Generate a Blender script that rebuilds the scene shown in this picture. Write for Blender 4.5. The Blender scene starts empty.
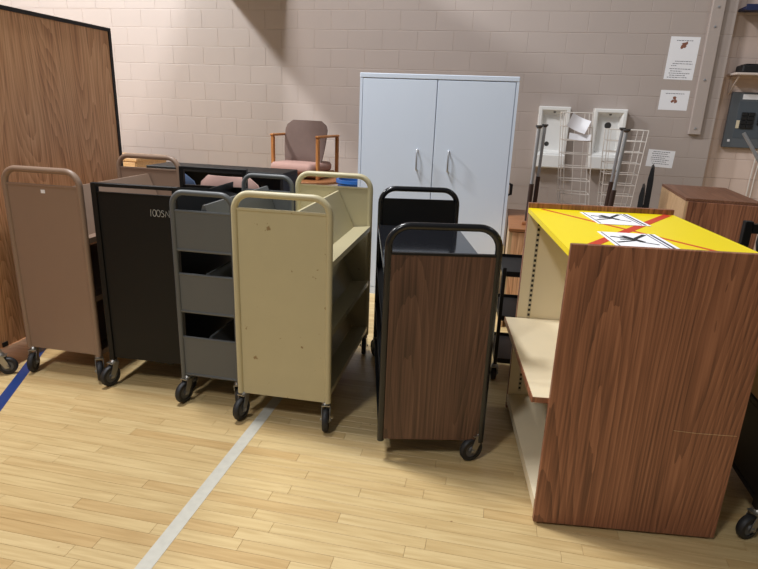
import bpy, bmesh, math, random
from mathutils import Vector, Matrix
R = math.radians
rng = random.Random(7)
scn = bpy.context.scene
col = scn.collection

# ------------------------------------------------------------------ camera
F_PX, IMG_W, IMG_H, CAM_H = 570.0, 758, 569, 1.5
v_down = Vector((308-379, 2130-284.5, F_PX)).normalized()      # vanishing point of verticals (right, down, forward)
v_left = Vector((-2700-379, -36-284.5, F_PX)).normalized()     # vanishing point of the wall courses
zc = -v_down
xc = -v_left; xc = (xc - xc.dot(zc)*zc).normalized()
yc = zc.cross(xc)
rows = (xc, yc, zc)
right = Vector([r[0] for r in rows]); down = Vector([r[1] for r in rows]); fwd = Vector([r[2] for r in rows])
cam_d = bpy.data.cameras.new('camera'); cam = bpy.data.objects.new('camera', cam_d); col.objects.link(cam)
cam_d.sensor_width = 36.0; cam_d.lens = F_PX/IMG_W*36.0; cam_d.clip_start = 0.05
m3 = Matrix((right, -down, -fwd)).transposed()
cam.matrix_world = Matrix.Translation((0, 0, CAM_H)) @ m3.to_4x4()
scn.camera = cam

# ------------------------------------------------------------------ world, lamps, exposure
w = bpy.data.worlds.new('world'); scn.world = w; w.use_nodes = True
w.node_tree.nodes['Background'].inputs[0].default_value = (1.0, 0.97, 0.94, 1)
w.node_tree.nodes['Background'].inputs[1].default_value = 0.13
def area(name, loc, aim, sx, sy, power, color=(1, 0.93, 0.84)):
    d = bpy.data.lights.new(name, 'AREA'); d.shape = 'RECTANGLE'; d.size = sx; d.size_y = sy
    d.energy = power; d.color = color
    o = bpy.data.objects.new(name, d); col.objects.link(o); o.location = loc
    o.rotation_euler = (Vector(aim)-Vector(loc)).to_track_quat('-Z', 'Y').to_euler()
    return o
LAMP = (0.985, 0.985, 1.0)
area('high_bay_lamp', (-2.5, 2.75, 6.0), (-2.5, 2.75, 0), 0.6, 1.2, 285, LAMP)
area('high_bay_lamp', (-2.4, -2.4, 6.0), (-2.4, -2.4, 0), 0.6, 1.2, 185, LAMP)
area('high_bay_lamp', (-5.6, 3.4, 5.4), (-4.7, 6.77, 1.2), 0.25, 0.5, 315, (0.95, 0.985, 1.0))
area('high_bay_lamp', (4.4, 3.5, 6.0), (4.4, 3.5, 0), 0.6, 1.2, 45, LAMP)
scn.view_settings.view_transform = 'Standard'; scn.view_settings.look = 'None'
scn.view_settings.gamma = 1.0; scn.view_settings.use_curve_mapping = False
scn.view_settings.exposure = 0.05

# ------------------------------------------------------------------ materials
def srgb(r, g, b):
    f = lambda c: (c/255/12.92) if c/255 <= 0.04045 else ((c/255+0.055)/1.055)**2.4
    return (f(r), f(g), f(b), 1)
def newmat(name):
    m = bpy.data.materials.new(name); m.use_nodes = True
    n = m.node_tree.nodes; return m, n, m.node_tree.links, n['Principled BSDF']
def paint(name, c, rough=0.5, metal=0.0, var=0.06, bump=0.0, scale=9.0, spec=None, scratch=0.0, scratch_c=(60, 45, 35)):
    m, n, l, b = newmat(name)
    b.inputs['Roughness'].default_value = rough; b.inputs['Metallic'].default_value = metal
    if spec is not None: b.inputs['Specular IOR Level'].default_value = spec
    tc = n.new('ShaderNodeTexCoord')
    nz = n.new('ShaderNodeTexNoise'); nz.inputs['Scale'].default_value = scale; nz.inputs['Detail'].default_value = 5
    l.new(tc.outputs['Object'], nz.inputs['Vector'])
    mx = n.new('ShaderNodeMix'); mx.data_type = 'RGBA'
    mx.inputs[6].default_value = [v*(1-var) for v in c[:3]]+[1]
    mx.inputs[7].default_value = [min(1, v*(1+var)) for v in c[:3]]+[1]
    l.new(nz.outputs['Fac'], mx.inputs[0])
    out = mx.outputs[2]
    if scratch > 0:
        n2 = n.new('ShaderNodeTexNoise'); n2.inputs['Scale'].default_value = 26; n2.inputs['Detail'].default_value = 8
        l.new(tc.outputs['Object'], n2.inputs['Vector'])
        rp = n.new('ShaderNodeValToRGB'); rp.color_ramp.elements[0].position = 0.70-scratch; rp.color_ramp.elements[1].position = 0.74-scratch
        l.new(n2.outputs['Fac'], rp.inputs[0])
        m2 = n.new('ShaderNodeMix'); m2.data_type = 'RGBA'; l.new(rp.outputs[0], m2.inputs[0]); l.new(out, m2.inputs[6])
        m2.inputs[7].default_value = srgb(*scratch_c); out = m2.outputs[2]
    l.new(out, b.inputs['Base Color'])
    if bump > 0:
        n3 = n.new('ShaderNodeTexNoise'); n3.inputs['Scale'].default_value = scale*18; n3.inputs['Detail'].default_value = 3
        l.new(tc.outputs['Object'], n3.inputs['Vector'])
        bp = n.new('ShaderNodeBump'); bp.inputs['Strength'].default_value = bump; bp.inputs['Distance'].default_value = 0.002
        l.new(n3.outputs['Fac'], bp.inputs['Height']); l.new(bp.outputs[0], b.inputs['Normal'])
    return m
def wood(name, c_dark, c_mid, c_light, rough=0.42, axis='Z', rings=36.0, scale=3.2, fiber=120.0, grain=0.27):
    """laminate with cathedral grain running along axis"""
    m, n, l, b = newmat(name)
    b.inputs['Roughness'].default_value = rough
    tc = n.new('ShaderNodeTexCoord')
    def mapped(sa, sl):
        mp = n.new('ShaderNodeMapping'); s = [sa, sa, sa]; s['XYZ'.index(axis)] = sl
        mp.inputs['Scale'].default_value = s; l.new(tc.outputs['Object'], mp.inputs['Vector']); return mp
    a = n.new('ShaderNodeTexNoise'); a.inputs['Scale'].default_value = scale; a.inputs['Detail'].default_value = 0.0
    l.new(mapped(1.0, 0.10).outputs[0], a.inputs['Vector'])
    wb_ = n.new('ShaderNodeTexNoise'); wb_.inputs['Scale'].default_value = 40; wb_.inputs['Detail'].default_value = 2
    l.new(mapped(1.0, 0.1).outputs[0], wb_.inputs['Vector'])
    def math_(op, x, y, z=None):
        q = n.new('ShaderNodeMath'); q.operation = op
        for k, v in enumerate((x, y, z)):
            if v is None: continue
            if hasattr(v, 'is_linked'): l.new(v, q.inputs[k])
            else: q.inputs[k].default_value = v
        return q.outputs[0]
    ph = math_('MULTIPLY_ADD', wb_.outputs['Fac'], 0.55, math_('MULTIPLY', a.outputs['Fac'], rings))
    saw = math_('FRACT', ph, 0.0)
    fb = n.new('ShaderNodeTexNoise'); fb.inputs['Scale'].default_value = fiber; fb.inputs['Detail'].default_value = 2
    l.new(mapped(1.0, 0.02).outputs[0], fb.inputs['Vector'])
    lg = n.new('ShaderNodeTexNoise'); lg.inputs['Scale'].default_value = 6; lg.inputs['Detail'].default_value = 2
    l.new(mapped(1.0, 0.06).outputs[0], lg.inputs['Vector'])
    s1 = math_('MULTIPLY_ADD', saw, grain, -0.5*grain)
    s2 = math_('MULTIPLY_ADD', fb.outputs['Fac'], 0.9, s1)
    s3n = n.new('ShaderNodeMath'); s3n.operation = 'MULTIPLY_ADD'; s3n.inputs[1].default_value = 0.3; l.new(lg.outputs['Fac'], s3n.inputs[0])
    l.new(math_('ADD', s2, -0.1), s3n.inputs[2]); s3 = s3n
    rp = n.new('ShaderNodeValToRGB'); e = rp.color_ramp.elements
    e[0].position = 0.22; e[0].color = c_dark; e[1].position = 0.78; e[1].color = c_light
    k = e.new(0.5); k.color = c_mid
    l.new(s3.outputs[0], rp.inputs[0]); l.new(rp.outputs[0], b.inputs['Base Color'])
    bp = n.new('ShaderNodeBump'); bp.inputs['Strength'].default_value = 0.08; bp.inputs['Distance'].default_value = 0.001
    l.new(fb.outputs['Fac'], bp.inputs['Height']); l.new(bp.outputs[0], b.inputs['Normal'])
    return m
def plank_mat(name, from_attr):
    m, n, l, b = newmat(name)
    b.inputs['Roughness'].default_value = 0.36
    tc = n.new('ShaderNodeTexCoord')
    if from_attr:
        at = n.new('ShaderNodeAttribute'); at.attribute_name = 'tone'; rnd = at.outputs['Fac']
    else:
        oi = n.new('ShaderNodeObjectInfo'); rnd = oi.outputs['Random']
    off = n.new('ShaderNodeMath'); off.operation = 'MULTIPLY'; off.inputs[1].default_value = 37.0; l.new(rnd, off.inputs[0])
    ad = n.new('ShaderNodeVectorMath'); ad.operation = 'ADD'; l.new(tc.outputs['Object'], ad.inputs[0]); l.new(off.outputs[0], ad.inputs[1])
    mp = n.new('ShaderNodeMapping'); mp.inputs['Scale'].default_value = (0.9, 14, 14); l.new(ad.outputs[0], mp.inputs['Vector'])
    nz = n.new('ShaderNodeTexNoise'); nz.inputs['Scale'].default_value = 4.5; nz.inputs['Detail'].default_value = 6; nz.inputs['Distortion'].default_value = 0.4
    l.new(mp.outputs[0], nz.inputs['Vector'])
    rp = n.new('ShaderNodeValToRGB'); e = rp.color_ramp.elements
    e[0].position = 0.0; e[0].color = srgb(205, 173, 120); e[1].position = 1.0; e[1].color = srgb(220, 195, 144)
    k = e.new(0.12); k.color = srgb(212, 184, 132); k = e.new(0.6); k.color = srgb(216, 190, 138)
    l.new(rnd, rp.inputs[0])
    mx = n.new('ShaderNodeMix'); mx.data_type = 'RGBA'; mx.blend_type = 'MULTIPLY'; mx.inputs[0].default_value = 1.0
    rp2 = n.new('ShaderNodeValToRGB'); rp2.color_ramp.elements[0].position = 0.28; rp2.color_ramp.elements[1].position = 0.62
    rp2.color_ramp.elements[0].color = (0.80, 0.75, 0.68, 1); rp2.color_ramp.elements[1].color = (1, 1, 1, 1)
    l.new(nz.outputs['Fac'], rp2.inputs[0]); l.new(rp.outputs[0], mx.inputs[6]); l.new(rp2.outputs[0], mx.inputs[7])
    # small dark mineral flecks
    ge = n.new('ShaderNodeNewGeometry')
    n2 = n.new('ShaderNodeTexNoise'); n2.inputs['Scale'].default_value = 17; n2.inputs['Detail'].default_value = 2; l.new(ge.outputs['Position'], n2.inputs['Vector'])
    r3 = n.new('ShaderNodeValToRGB'); r3.color_ramp.elements[0].position = 0.76; r3.color_ramp.elements[1].position = 0.80; l.new(n2.outputs['Fac'], r3.inputs[0])
    m3_ = n.new('ShaderNodeMix'); m3_.data_type = 'RGBA'; l.new(r3.outputs[0], m3_.inputs[0]); l.new(mx.outputs[2], m3_.inputs[6]); m3_.inputs[7].default_value = srgb(140, 100, 62)
    l.new(m3_.outputs[2], b.inputs['Base Color'])
    return m
def block_mat(name, c, var=0.03):
    m, n, l, b = newmat(name); b.inputs['Roughness'].default_value = 0.55
    oi = n.new('ShaderNodeObjectInfo'); ge = n.new('ShaderNodeNewGeometry')
    nz = n.new('ShaderNodeTexNoise'); nz.inputs['Scale'].default_value = 3; nz.inputs['Detail'].default_value = 4; l.new(ge.outputs['Position'], nz.inputs['Vector'])
    ad = n.new('ShaderNodeMath'); ad.operation = 'MULTIPLY_ADD'; ad.inputs[1].default_value = 0.45; l.new(oi.outputs['Random'], ad.inputs[0]); l.new(nz.outputs['Fac'], ad.inputs[2])
    mx = n.new('ShaderNodeMix'); mx.data_type = 'RGBA'; l.new(ad.outputs[0], mx.inputs[0])
    mx.inputs[6].default_value = [v*(1-var) for v in c[:3]]+[1]; mx.inputs[7].default_value = [v*(1+var) for v in c[:3]]+[1]
    l.new(mx.outputs[2], b.inputs['Base Color'])
    n3 = n.new('ShaderNodeTexNoise'); n3.inputs['Scale'].default_value = 120; n3.inputs['Detail'].default_value = 3; l.new(ge.outputs['Position'], n3.inputs['Vector'])
    bp = n.new('ShaderNodeBump'); bp.inputs['Strength'].default_value = 0.25; bp.inputs['Distance'].default_value = 0.003
    l.new(n3.outputs['Fac'], bp.inputs['Height']); l.new(bp.outputs[0], b.inputs['Normal'])
    return m

M = dict(
    plank=plank_mat('maple_plank', False), plank_far=plank_mat('maple_plank_field', True),
    subfloor=paint('dark_floor_joint', srgb(120, 84, 48), 0.8),
    block=block_mat('painted_block', srgb(180, 167, 160)), block_pink=block_mat('painted_block_rose', srgb(226, 204, 191)),
    mortar=paint('painted_mortar', srgb(186, 169, 160), 0.6, var=0.04),
    line_white=paint('white_floor_paint', srgb(206, 203, 190), 0.45, var=0.14, scale=30), line_blue=paint('blue_floor_paint', srgb(28, 58, 120), 0.4),
    brown=paint('brown_enamel', srgb(148, 124, 106), 0.42, var=0.04), cream=paint('cream_enamel', srgb(192, 182, 146), 0.42, var=0.04, scratch=0.0),
    cream_worn=paint('cream_enamel_worn', srgb(192, 182, 146), 0.42, var=0.05, scratch=0.02, scratch_c=(146, 122, 86)),
    grey=paint('grey_enamel', srgb(92, 95, 96), 0.4, var=0.04), bluegrey=paint('blue_grey_enamel', srgb(84, 92, 100), 0.4, var=0.04),
    black=paint('black_enamel', srgb(17, 17, 18), 0.5, var=0.15, spec=0.3), black_gloss=paint('black_gloss_enamel', srgb(20, 21, 24), 0.25, var=0.1),
    black_mirror=paint('polished_black_top', srgb(28, 29, 33), 0.1, var=0.05, spec=0.8), black_matte=paint('black_plastic', srgb(22, 22, 24), 0.6, var=0.1), rubber=paint('black_rubber', srgb(34, 34, 36), 0.55, var=0.15),
    hub=paint('grey_plastic_hub', srgb(92, 92, 92), 0.5), chrome=paint('zinc_plate', srgb(170, 168, 162), 0.38, metal=0.9),
    steel=paint('brushed_steel', srgb(176, 178, 182), 0.35, metal=0.6), white=paint('white_enamel', srgb(210, 221, 236), 0.38, var=0.015, scale=3),
    porcelain=paint('white_porcelain', srgb(248, 248, 246), 0.2, var=0.01), drain=paint('drain_metal', srgb(90, 90, 90), 0.35, metal=0.7),
    wire=paint('white_coated_wire', srgb(224, 218, 210), 0.45), paper=paint('white_paper', srgb(244, 244, 248), 0.8, var=0.01),
    ink=paint('dark_ink', srgb(70, 70, 86), 0.8), ink_black=paint('black_ink', srgb(40, 40, 42), 0.8), ink_brown=paint('brown_ink', srgb(138, 92, 74), 0.8, var=0.4, scale=60),
    yellow=paint('yellow_board', srgb(248, 224, 12), 0.38, var=0.02), tape=paint('red_tape', srgb(208, 62, 34), 0.45, var=0.06),
    cream_lam=paint('almond_laminate', srgb(226, 212, 182), 0.45, var=0.02), slot=paint('slotted_strip', srgb(196, 184, 158), 0.4, metal=0.1), hole=paint('dark_slot', srgb(30, 28, 25), 0.8),
    walnut=wood('walnut_laminate', srgb(94, 58, 42), srgb(138, 89, 64), srgb(168, 114, 84)), walnut_dark=wood('dark_walnut_laminate', srgb(58, 38, 30), srgb(88, 60, 48), srgb(108, 78, 62), scale=4.5, rings=22),
    walnut_h=wood('walnut_laminate_flat', srgb(94, 60, 42), srgb(120, 80, 58), srgb(144, 100, 76), axis='Y'),
    oakpanel=wood('oak_laminate', srgb(176, 122, 84), srgb(220, 166, 122), srgb(240, 194, 150), scale=4.0, rings=34), lightwood=wood('light_oak', srgb(176, 134, 90), srgb(206, 166, 118), srgb(226, 190, 142), axis='X'),
    rawwood=wood('raw_plywood', srgb(176, 140, 100), srgb(200, 166, 124), srgb(216, 186, 146)), honey=wood('honey_beech', srgb(138, 84, 40), srgb(174, 112, 58), srgb(196, 136, 78)),
    tabletop=wood('table_veneer', srgb(120, 74, 42), srgb(156, 102, 62), srgb(176, 122, 80), axis='X'),
    fabric=paint('mauve_fabric', srgb(102, 83, 76), 0.9, var=0.1, bump=0.3, scale=20), pink=paint('dusty_pink_fabric', srgb(198, 162, 152), 0.9, var=0.06, bump=0.3, scale=20),
    pinkseat=paint('rose_seat_fabric', srgb(176, 140, 130), 0.9, var=0.06, bump=0.3, scale=20),
    bluefab=paint('slate_blue_fabric', srgb(74, 92, 122), 0.9, var=0.1, bump=0.3, scale=20), blueplastic=paint('blue_plastic', srgb(40, 96, 168), 0.4),
    navy=paint('navy_enamel', srgb(36, 46, 84), 0.45), panelgrey=paint('panel_grey_enamel', srgb(96, 102, 108), 0.45), shelfwhite=paint('off_white_board', srgb(222, 206, 196), 0.5),
    tan=paint('tan_cardboard', srgb(196, 164, 126), 0.8), chalk=paint('white_marker', srgb(206, 206, 200), 0.8), legbrown=paint('dark_brown_enamel', srgb(58, 42, 36), 0.4),
)

# ------------------------------------------------------------------ mesh helpers
class MB:
    def __init__(s): s.v = []; s.f = []
    def add(s, vs, fs):
        k = len(s.v); s.v += [tuple(v) for v in vs]; s.f += [tuple(i+k for i in f) for f in fs]; return s
    def box(s, x0, x1, y0, y1, z0, z1, c=0.0):
        """box, chamfered by c when given"""
        if c <= 0:
            vs = [(x, y, z) for z in (z0, z1) for y in (y0, y1) for x in (x0, x1)]
            return s.add(vs, [(0, 2, 3, 1), (4, 5, 7, 6), (0, 1, 5, 4), (2, 6, 7, 3), (0, 4, 6, 2), (1, 3, 7, 5)])
        bm = bmesh.new(); bmesh.ops.create_cube(bm, size=1.0)
        for v in bm.verts: v.co = Vector(((x0+x1)/2+v.co.x*(x1-x0), (y0+y1)/2+v.co.y*(y1-y0), (z0+z1)/2+v.co.z*(z1-z0)))
        bmesh.ops.bevel(bm, geom=bm.edges[:], offset=c, segments=1, affect='EDGES')
        return s.bm(bm)
    def bm(s, bm):
        bm.verts.index_update()
        s.add([v.co for v in bm.verts], [[v.index for v in f.verts] for f in bm.faces]); bm.free(); return s
    def cushion(s, x0, x1, y0, y1, z0, z1, r, seg=4, bulge=0.0):
        bm = bmesh.new(); bmesh.ops.create_cube(bm, size=1.0)
        for v in bm.verts: v.co = Vector(((x0+x1)/2+v.co.x*(x1-x0), (y0+y1)/2+v.co.y*(y1-y0), (z0+z1)/2+v.co.z*(z1-z0)))
        bmesh.ops.bevel(bm, geom=bm.edges[:], offset=r, segments=seg, affect='EDGES', profile=0.5)
        return s.bm(bm)
    def tube(s, pts, r, n=10, closed=False, ry=None):
        pts = [Vector(p) for p in pts]; N = len(pts); rings = []
        ref = None
        for i, p in enumerate(pts):
            a = pts[i-1] if (i > 0 or closed) else p; b = pts[(i+1) % N] if (i < N-1 or closed) else p
            t = (b-a).normalized()
            if ref is None:
                ref = Vector((0, 1, 0)) if abs(t.y) < 0.9 else Vector((1, 0, 0))
            u = (ref - ref.dot(t)*t)
            if u.length < 1e-4: u = Vector((1, 0, 0)).cross(t)
            u.normalize(); ref = u; v = t.cross(u)
            # mitre so bends keep their width
            k = 1.0
            if 0 < i < N-1 or closed:
                c = (p-a).normalized().dot((b-p).normalized()); k = 1/max(0.5, math.sqrt(max(0.01, (1+c)/2)))
            rings.append([p + (u*math.cos(2*math.pi*j/n)*(ry or r) + v*math.sin(2*math.pi*j/n)*r*k) for j in range(n)])
        vs = [q for g in rings for q in g]; fs = []
        for i in range(N if closed else N-1):
            i2 = (i+1) % N
            for j in range(n): fs.append((i*n+j, i*n+(j+1) % n, i2*n+(j+1) % n, i2*n+j))
        if not closed: fs += [tuple(range(n))[::-1], tuple((N-1)*n+j for j in range(n))]
        return s.add(vs, fs)
    def prism_y(s, poly, y0, y1):
        """polygon in x,z extruded along y"""
        n = len(poly); vs = [(x, y0, z) for x, z in poly]+[(x, y1, z) for x, z in poly]
        return s.add(vs, [tuple(range(n)), tuple(range(2*n-1, n-1, -1))]+[(i, n+i, n+(i+1) % n, (i+1) % n) for i in range(n)])
    def prism_x(s, poly, x0, x1):
        n = len(poly); vs = [(x0, y, z) for y, z in poly]+[(x1, y, z) for y, z in poly]
        return s.add(vs, [tuple(range(n)), tuple(range(2*n-1, n-1, -1))]+[(i, n+i, n+(i+1) % n, (i+1) % n) for i in range(n)])
    def prism_z(s, poly, z0, z1):
        n = len(poly); vs = [(x, y, z0) for x, y in poly]+[(x, y, z1) for x, y in poly]
        return s.add(vs, [tuple(range(n))[::-1], tuple(range(n, 2*n))]+[(i, (i+1) % n, n+(i+1) % n, n+i) for i in range(n)])
    def lathe(s, prof, c, axis='Z', n=24):
        """profile of (radius, height) pairs turned round an axis through c, closed loop"""
        vs = []; N = len(prof)
        for j in range(n):
            a = 2*math.pi*j/n
            for r, h in prof:
                p = {'Z': (r*math.cos(a), r*math.sin(a), h), 'X': (h, r*math.cos(a), r*math.sin(a)), 'Y': (r*math.sin(a), h, r*math.cos(a))}[axis]
                vs.append((c[0]+p[0], c[1]+p[1], c[2]+p[2]))
        fs = [(j*N+i, j*N+(i+1) % N, ((j+1) % n)*N+(i+1) % N, ((j+1) % n)*N+i) for j in range(n) for i in range(N)]
        return s.add(vs, fs)
    def xf(s, mat): s.v = [tuple(mat @ Vector(v)) for v in s.v]; return s
    def mesh(s, name, mat, smooth=False):
        me = bpy.data.meshes.new(name); me.from_pydata(s.v, [], s.f); me.materials.append(mat)
        b = bmesh.new(); b.from_mesh(me); bmesh.ops.recalc_face_normals(b, faces=b.faces[:]); b.to_mesh(me); b.free()
        if smooth: smooth_mesh(me)
        me.update(); return me
    def build(s, name, mat, parent=None, smooth=False, loc=(0, 0, 0), rot=(0, 0, 0)):
        return place(name, s.mesh(name, mat, smooth), parent, loc, rot)
def smooth_mesh(me, ang=38):
    for p in me.polygons: p.use_smooth = True
    b = bmesh.new(); b.from_mesh(me)
    for e in b.edges:
        e.smooth = not (len(e.link_faces) == 2 and e.calc_face_angle(0) > R(ang))
    b.to_mesh(me); b.free()
def place(name, me, parent=None, loc=(0, 0, 0), rot=(0, 0, 0)):
    o = bpy.data.objects.new(name, me); col.objects.link(o); o.location = loc; o.rotation_euler = rot
    if parent: o.parent = parent
    return o
def tag(o, label=None, cat=None, group=None, kind=None):
    if label: o['label'] = label
    if cat: o['category'] = cat
    if group: o['group'] = group
    if kind: o['kind'] = kind
    return o
def thing(name, label, cat, loc=(0, 0, 0), rz=0.0, group=None):
    return tag(place(name, None, None, loc, (0, 0, R(rz))), label, cat, group)
def arc(cx, cz, r, a0, a1, n, y): return [(cx+r*math.cos(R(a0+(a1-a0)*i/n)), y, cz+r*math.sin(R(a0+(a1-a0)*i/n))) for i in range(n+1)]
def arch_pts(x0, x1, y, zb, zt, r):
    return [(x0, y, zb), (x0, y, (zb+zt)/2)] + arc(x0+r, zt-r, r, 180, 90, 8, y) + arc(x1-r, zt-r, r, 90, 0, 8, y) + [(x1, y, (zb+zt)/2), (x1, y, zb)]

# ================================================================== the setting
WALL_Y, COURSE, BLK = 6.77, 0.203, 0.397
Z0 = 2.334 - 11*COURSE          # bed joint grid
fl = MB().box(-7, 6, -3.5, 7.4, -0.06, -0.019).build('floor', M['subfloor']); tag(fl, kind='structure')
# maple strips: every strip near enough to be told apart is a piece of its own, the rest one field
PW = 0.0555
plank_len = [0.34, 0.5, 0.66, 0.82, 0.98, 1.2, 1.45]
plank_mesh = []
for L in plank_len:
    plank_mesh.append(MB().box(-L/2+0.0004, L/2-0.0004, -PW/2+0.0005, PW/2-0.0005, -0.019, 0, 0.0007).mesh('plank', M['plank']))
far = MB(); tones = []
row = 0; y = -3.4
while y < 7.3:
    x = -6.9 - rng.random()*1.2
    near_row = 1.05 < y < 2.75
    while x < 5.9:
        k = rng.randrange(len(plank_len)); L = plank_len[k]
        lo = -2.9 if y > 1.9 else -2.3
        hi = 1.35 if y > 1.5 else 0.9
        if near_row and x+L > lo and x < hi:
            place('plank', plank_mesh[k], fl, (x+L/2, y, 0))
        else:
            nf = len(far.f); far.box(x+0.0005, x+L-0.0005, y-PW/2+0.0006, y+PW/2-0.0006, -0.019, 0)
            tones += [rng.random()]*(len(far.f)-nf)
        x += L
    y += PW; row += 1
fo = far.build('plank_field', M['plank_far'], fl); fo['kind'] = 'stuff'
at = fo.data.attributes.new('tone', 'FLOAT', 'FACE'); at.data.foreach_set('value', tones)

# concrete block wall: blocks that show are pieces, the hidden lower courses one mesh
def block_mesh(w, mat, h=COURSE):
    g = 0.001; c = 0.003; d = 0.012
    x0, x1, z0, z1 = -w/2+g, w/2-g, g, h-g
    b = MB(); o = [(x0, 0, z0), (x1, 0, z0), (x1, 0, z1), (x0, 0, z1)]
    mfr = [(x0, -d+0.002, z0), (x1, -d+0.002, z0), (x1, -d+0.002, z1), (x0, -d+0.002, z1)]
    fr = [(x0+c, -d, z0+c), (x1-c, -d, z0+c), (x1-c, -d, z1-0.0055), (x0+c, -d, z1-0.0055)]
    b.add(o+mfr+fr, [(3, 2, 1, 0)]+[(i, (i+1) % 4, 4+(i+1) % 4, 4+i) for i in range(4)]+[(4+i, 4+(i+1) % 4, 8+(i+1) % 4, 8+i) for i in range(4)]+[(8, 9, 10, 11)])
    return b.mesh('concrete_block', mat)
XC = 2.18
wb = MB().box(-7, XC, WALL_Y-0.0012, WALL_Y+0.2, 0, 5.0).build('wall_back', M['mortar']); tag(wb, kind='structure')
wr = MB().box(XC, 6, WALL_Y+0.1488, WALL_Y+0.3, 0, 5.0).build('wall_right', M['mortar']); tag(wr, kind='structure')
wl = MB().box(-7.2, -7.0, -3.5, WALL_Y+0.2, 0, 5.0).build('wall_left', M['block']); tag(wl, kind='structure')
cache = {}
def lay(parent, mat, xa, xb, yf, shift, zlo, zhi):
    rest = MB()
    k = -1
    while Z0 + k*COURSE < 4.9:
        z = max(0, Z0 + k*COURSE); h = Z0+(k+1)*COURSE - z
        x = -4.371 - 8*BLK + (BLK/2 if k % 2 == 0 else 0) + shift
        while x < xb:
            a, b_ = max(x, xa), min(x+BLK, xb)
            if b_-a > 0.03:
                if zlo <= z < zhi and b_ > -4.75 and a < 2.75 and h > 0.2:
                    key = (round(b_-a, 3), mat.name)
                    if key not in cache: cache[key] = block_mesh(b_-a, mat)
                    place('concrete_block', cache[key], parent, ((a+b_)/2, yf+0.012, z))
                else:
                    rest.box(a+0.003, b_-0.003, yf, yf+0.012, z+0.003, z+h-0.003)
            x += BLK
        k += 1
    ro = rest.build('concrete_block_field', mat, parent); ro['kind'] = 'stuff'
lay(wb, M['block'], -7, XC, WALL_Y-0.004, 0.0, 0.85, 2.75)
lay(wr, M['block_pink'], XC, 6, WALL_Y+0.146, 0.12, 0.75, 2.75)
# timber batten bolted to the wall
tb = MB().box(1.935, 2.05, WALL_Y-0.05, WALL_Y-0.004, 1.36, 3.6, 0.004).build('trim_1', M['block']); tag(tb, kind='structure')
for z in (1.42, 1.9, 2.4, 2.58, 2.66): MB().lathe([(0.0, 0.0), (0.013, 0.0), (0.011, -0.006), (0.0, -0.008)], (1.99, WALL_Y-0.05, z), 'Y', 10).build('bolt', M['steel'], tb, True)

# unseen girder added above the view to cast the diagonal shadow on the wall
gb = MB().box(-3.42, -2.5, 4.6, WALL_Y-0.02, 2.9, 3.02).box(-3.42, -2.5, 4.6, WALL_Y-0.02, 3.5, 3.62).box(-3.0, -2.92, 4.6, WALL_Y-0.02, 3.02, 3.5).build('shadow_girder', M['panelgrey']); tag(gb, kind='structure')
# court lines painted on the boards
cl = MB().box(-1.0605, -1.0055, -3.3, 6.7, 0.0002, 0.0012).build('court_line', M['line_white']); tag(cl, 'worn white court line painted across the floor boards towards the wall', 'court line')
bl = MB().box(-0.028, 0.028, -2.0, 1.2, 0.0002, 0.0012).build('court_line', M['line_blue'], None, False, (-2.47, 2.39, 0), (0, 0, R(26))); tag(bl, 'blue court line running under the tall wood-grain divider', 'court line')

# ================================================================== casters
def caster_meshes(d, tag_, plate=True):
    r = d/2; t = 0.014
    tyre = MB().lathe([(r*0.62, -t), (r*0.9, -t), (r, -t*0.45), (r, t*0.45), (r*0.9, t), (r*0.62, t)], (0, 0, 0), 'X', 28).mesh('wheel', M['rubber'], True)
    hub = MB().lathe([(0.002, -t*1.1), (r*0.25, -t*1.1), (r*0.3, -t*0.6), (r*0.63, -t*0.7), (r*0.63, t*0.7), (r*0.3, t*0.6), (r*0.25, t*1.1), (0.002, t*1.1)], (0, 0, 0), 'X', 24).mesh('hub', M['hub'], True)
    f = MB()
    for s in (-1, 1):
        xs = (t+0.004)*s
        poly = [(0.011, -0.009), (-0.011, -0.009), (-0.034, r*0.6), (-0.044, r+0.012), (-0.012, r+0.012), (0.006, r*0.45)]
        f.prism_x([(py, pz) for py, pz in poly], min(xs, xs+0.003*s), max(xs, xs+0.003*s))
        f.lathe([(0.0005, 0), (0.008, 0), (0.008, 0.006*s), (0.0005, 0.006*s)], (xs+0.003*s, 0, 0), 'X', 8)
    f.box(-t-0.007, t+0.007, -0.046, 0.0, r+0.011, r+0.015)
    f.lathe([(0.0005, r+0.014), (0.019, r+0.014), (0.021, r+0.022), (0.014, r+0.032), (0.0005, r+0.032)], (0, -0.028, 0), 'Z', 16)
    return tyre, hub, f.mesh('caster', M['chrome'])
CM = {}
def caster(parent, x, y, d, swivel, top):
    """wheel resting on the floor; its stem sits at (x, y) and reaches up to height top"""
    if d not in CM: CM[d] = caster_meshes(d, '')
    tyre, hub, fork = CM[d]
    a = R(swivel); tr = 0.028
    c = place('caster', fork, parent, (x-tr*math.sin(a), y+tr*math.cos(a), d/2), (0, 0, a))
    place('wheel', tyre, c); place('hub', hub, c)
    st = MB().lathe([(0.0005, d/2+0.02), (0.0095, d/2+0.02), (0.0095, top-d/2), (0.0005, top-d/2)], (0, -0.028, 0), 'Z', 10)
    st.build('stem', M['chrome'], c, True)
    return c

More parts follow.
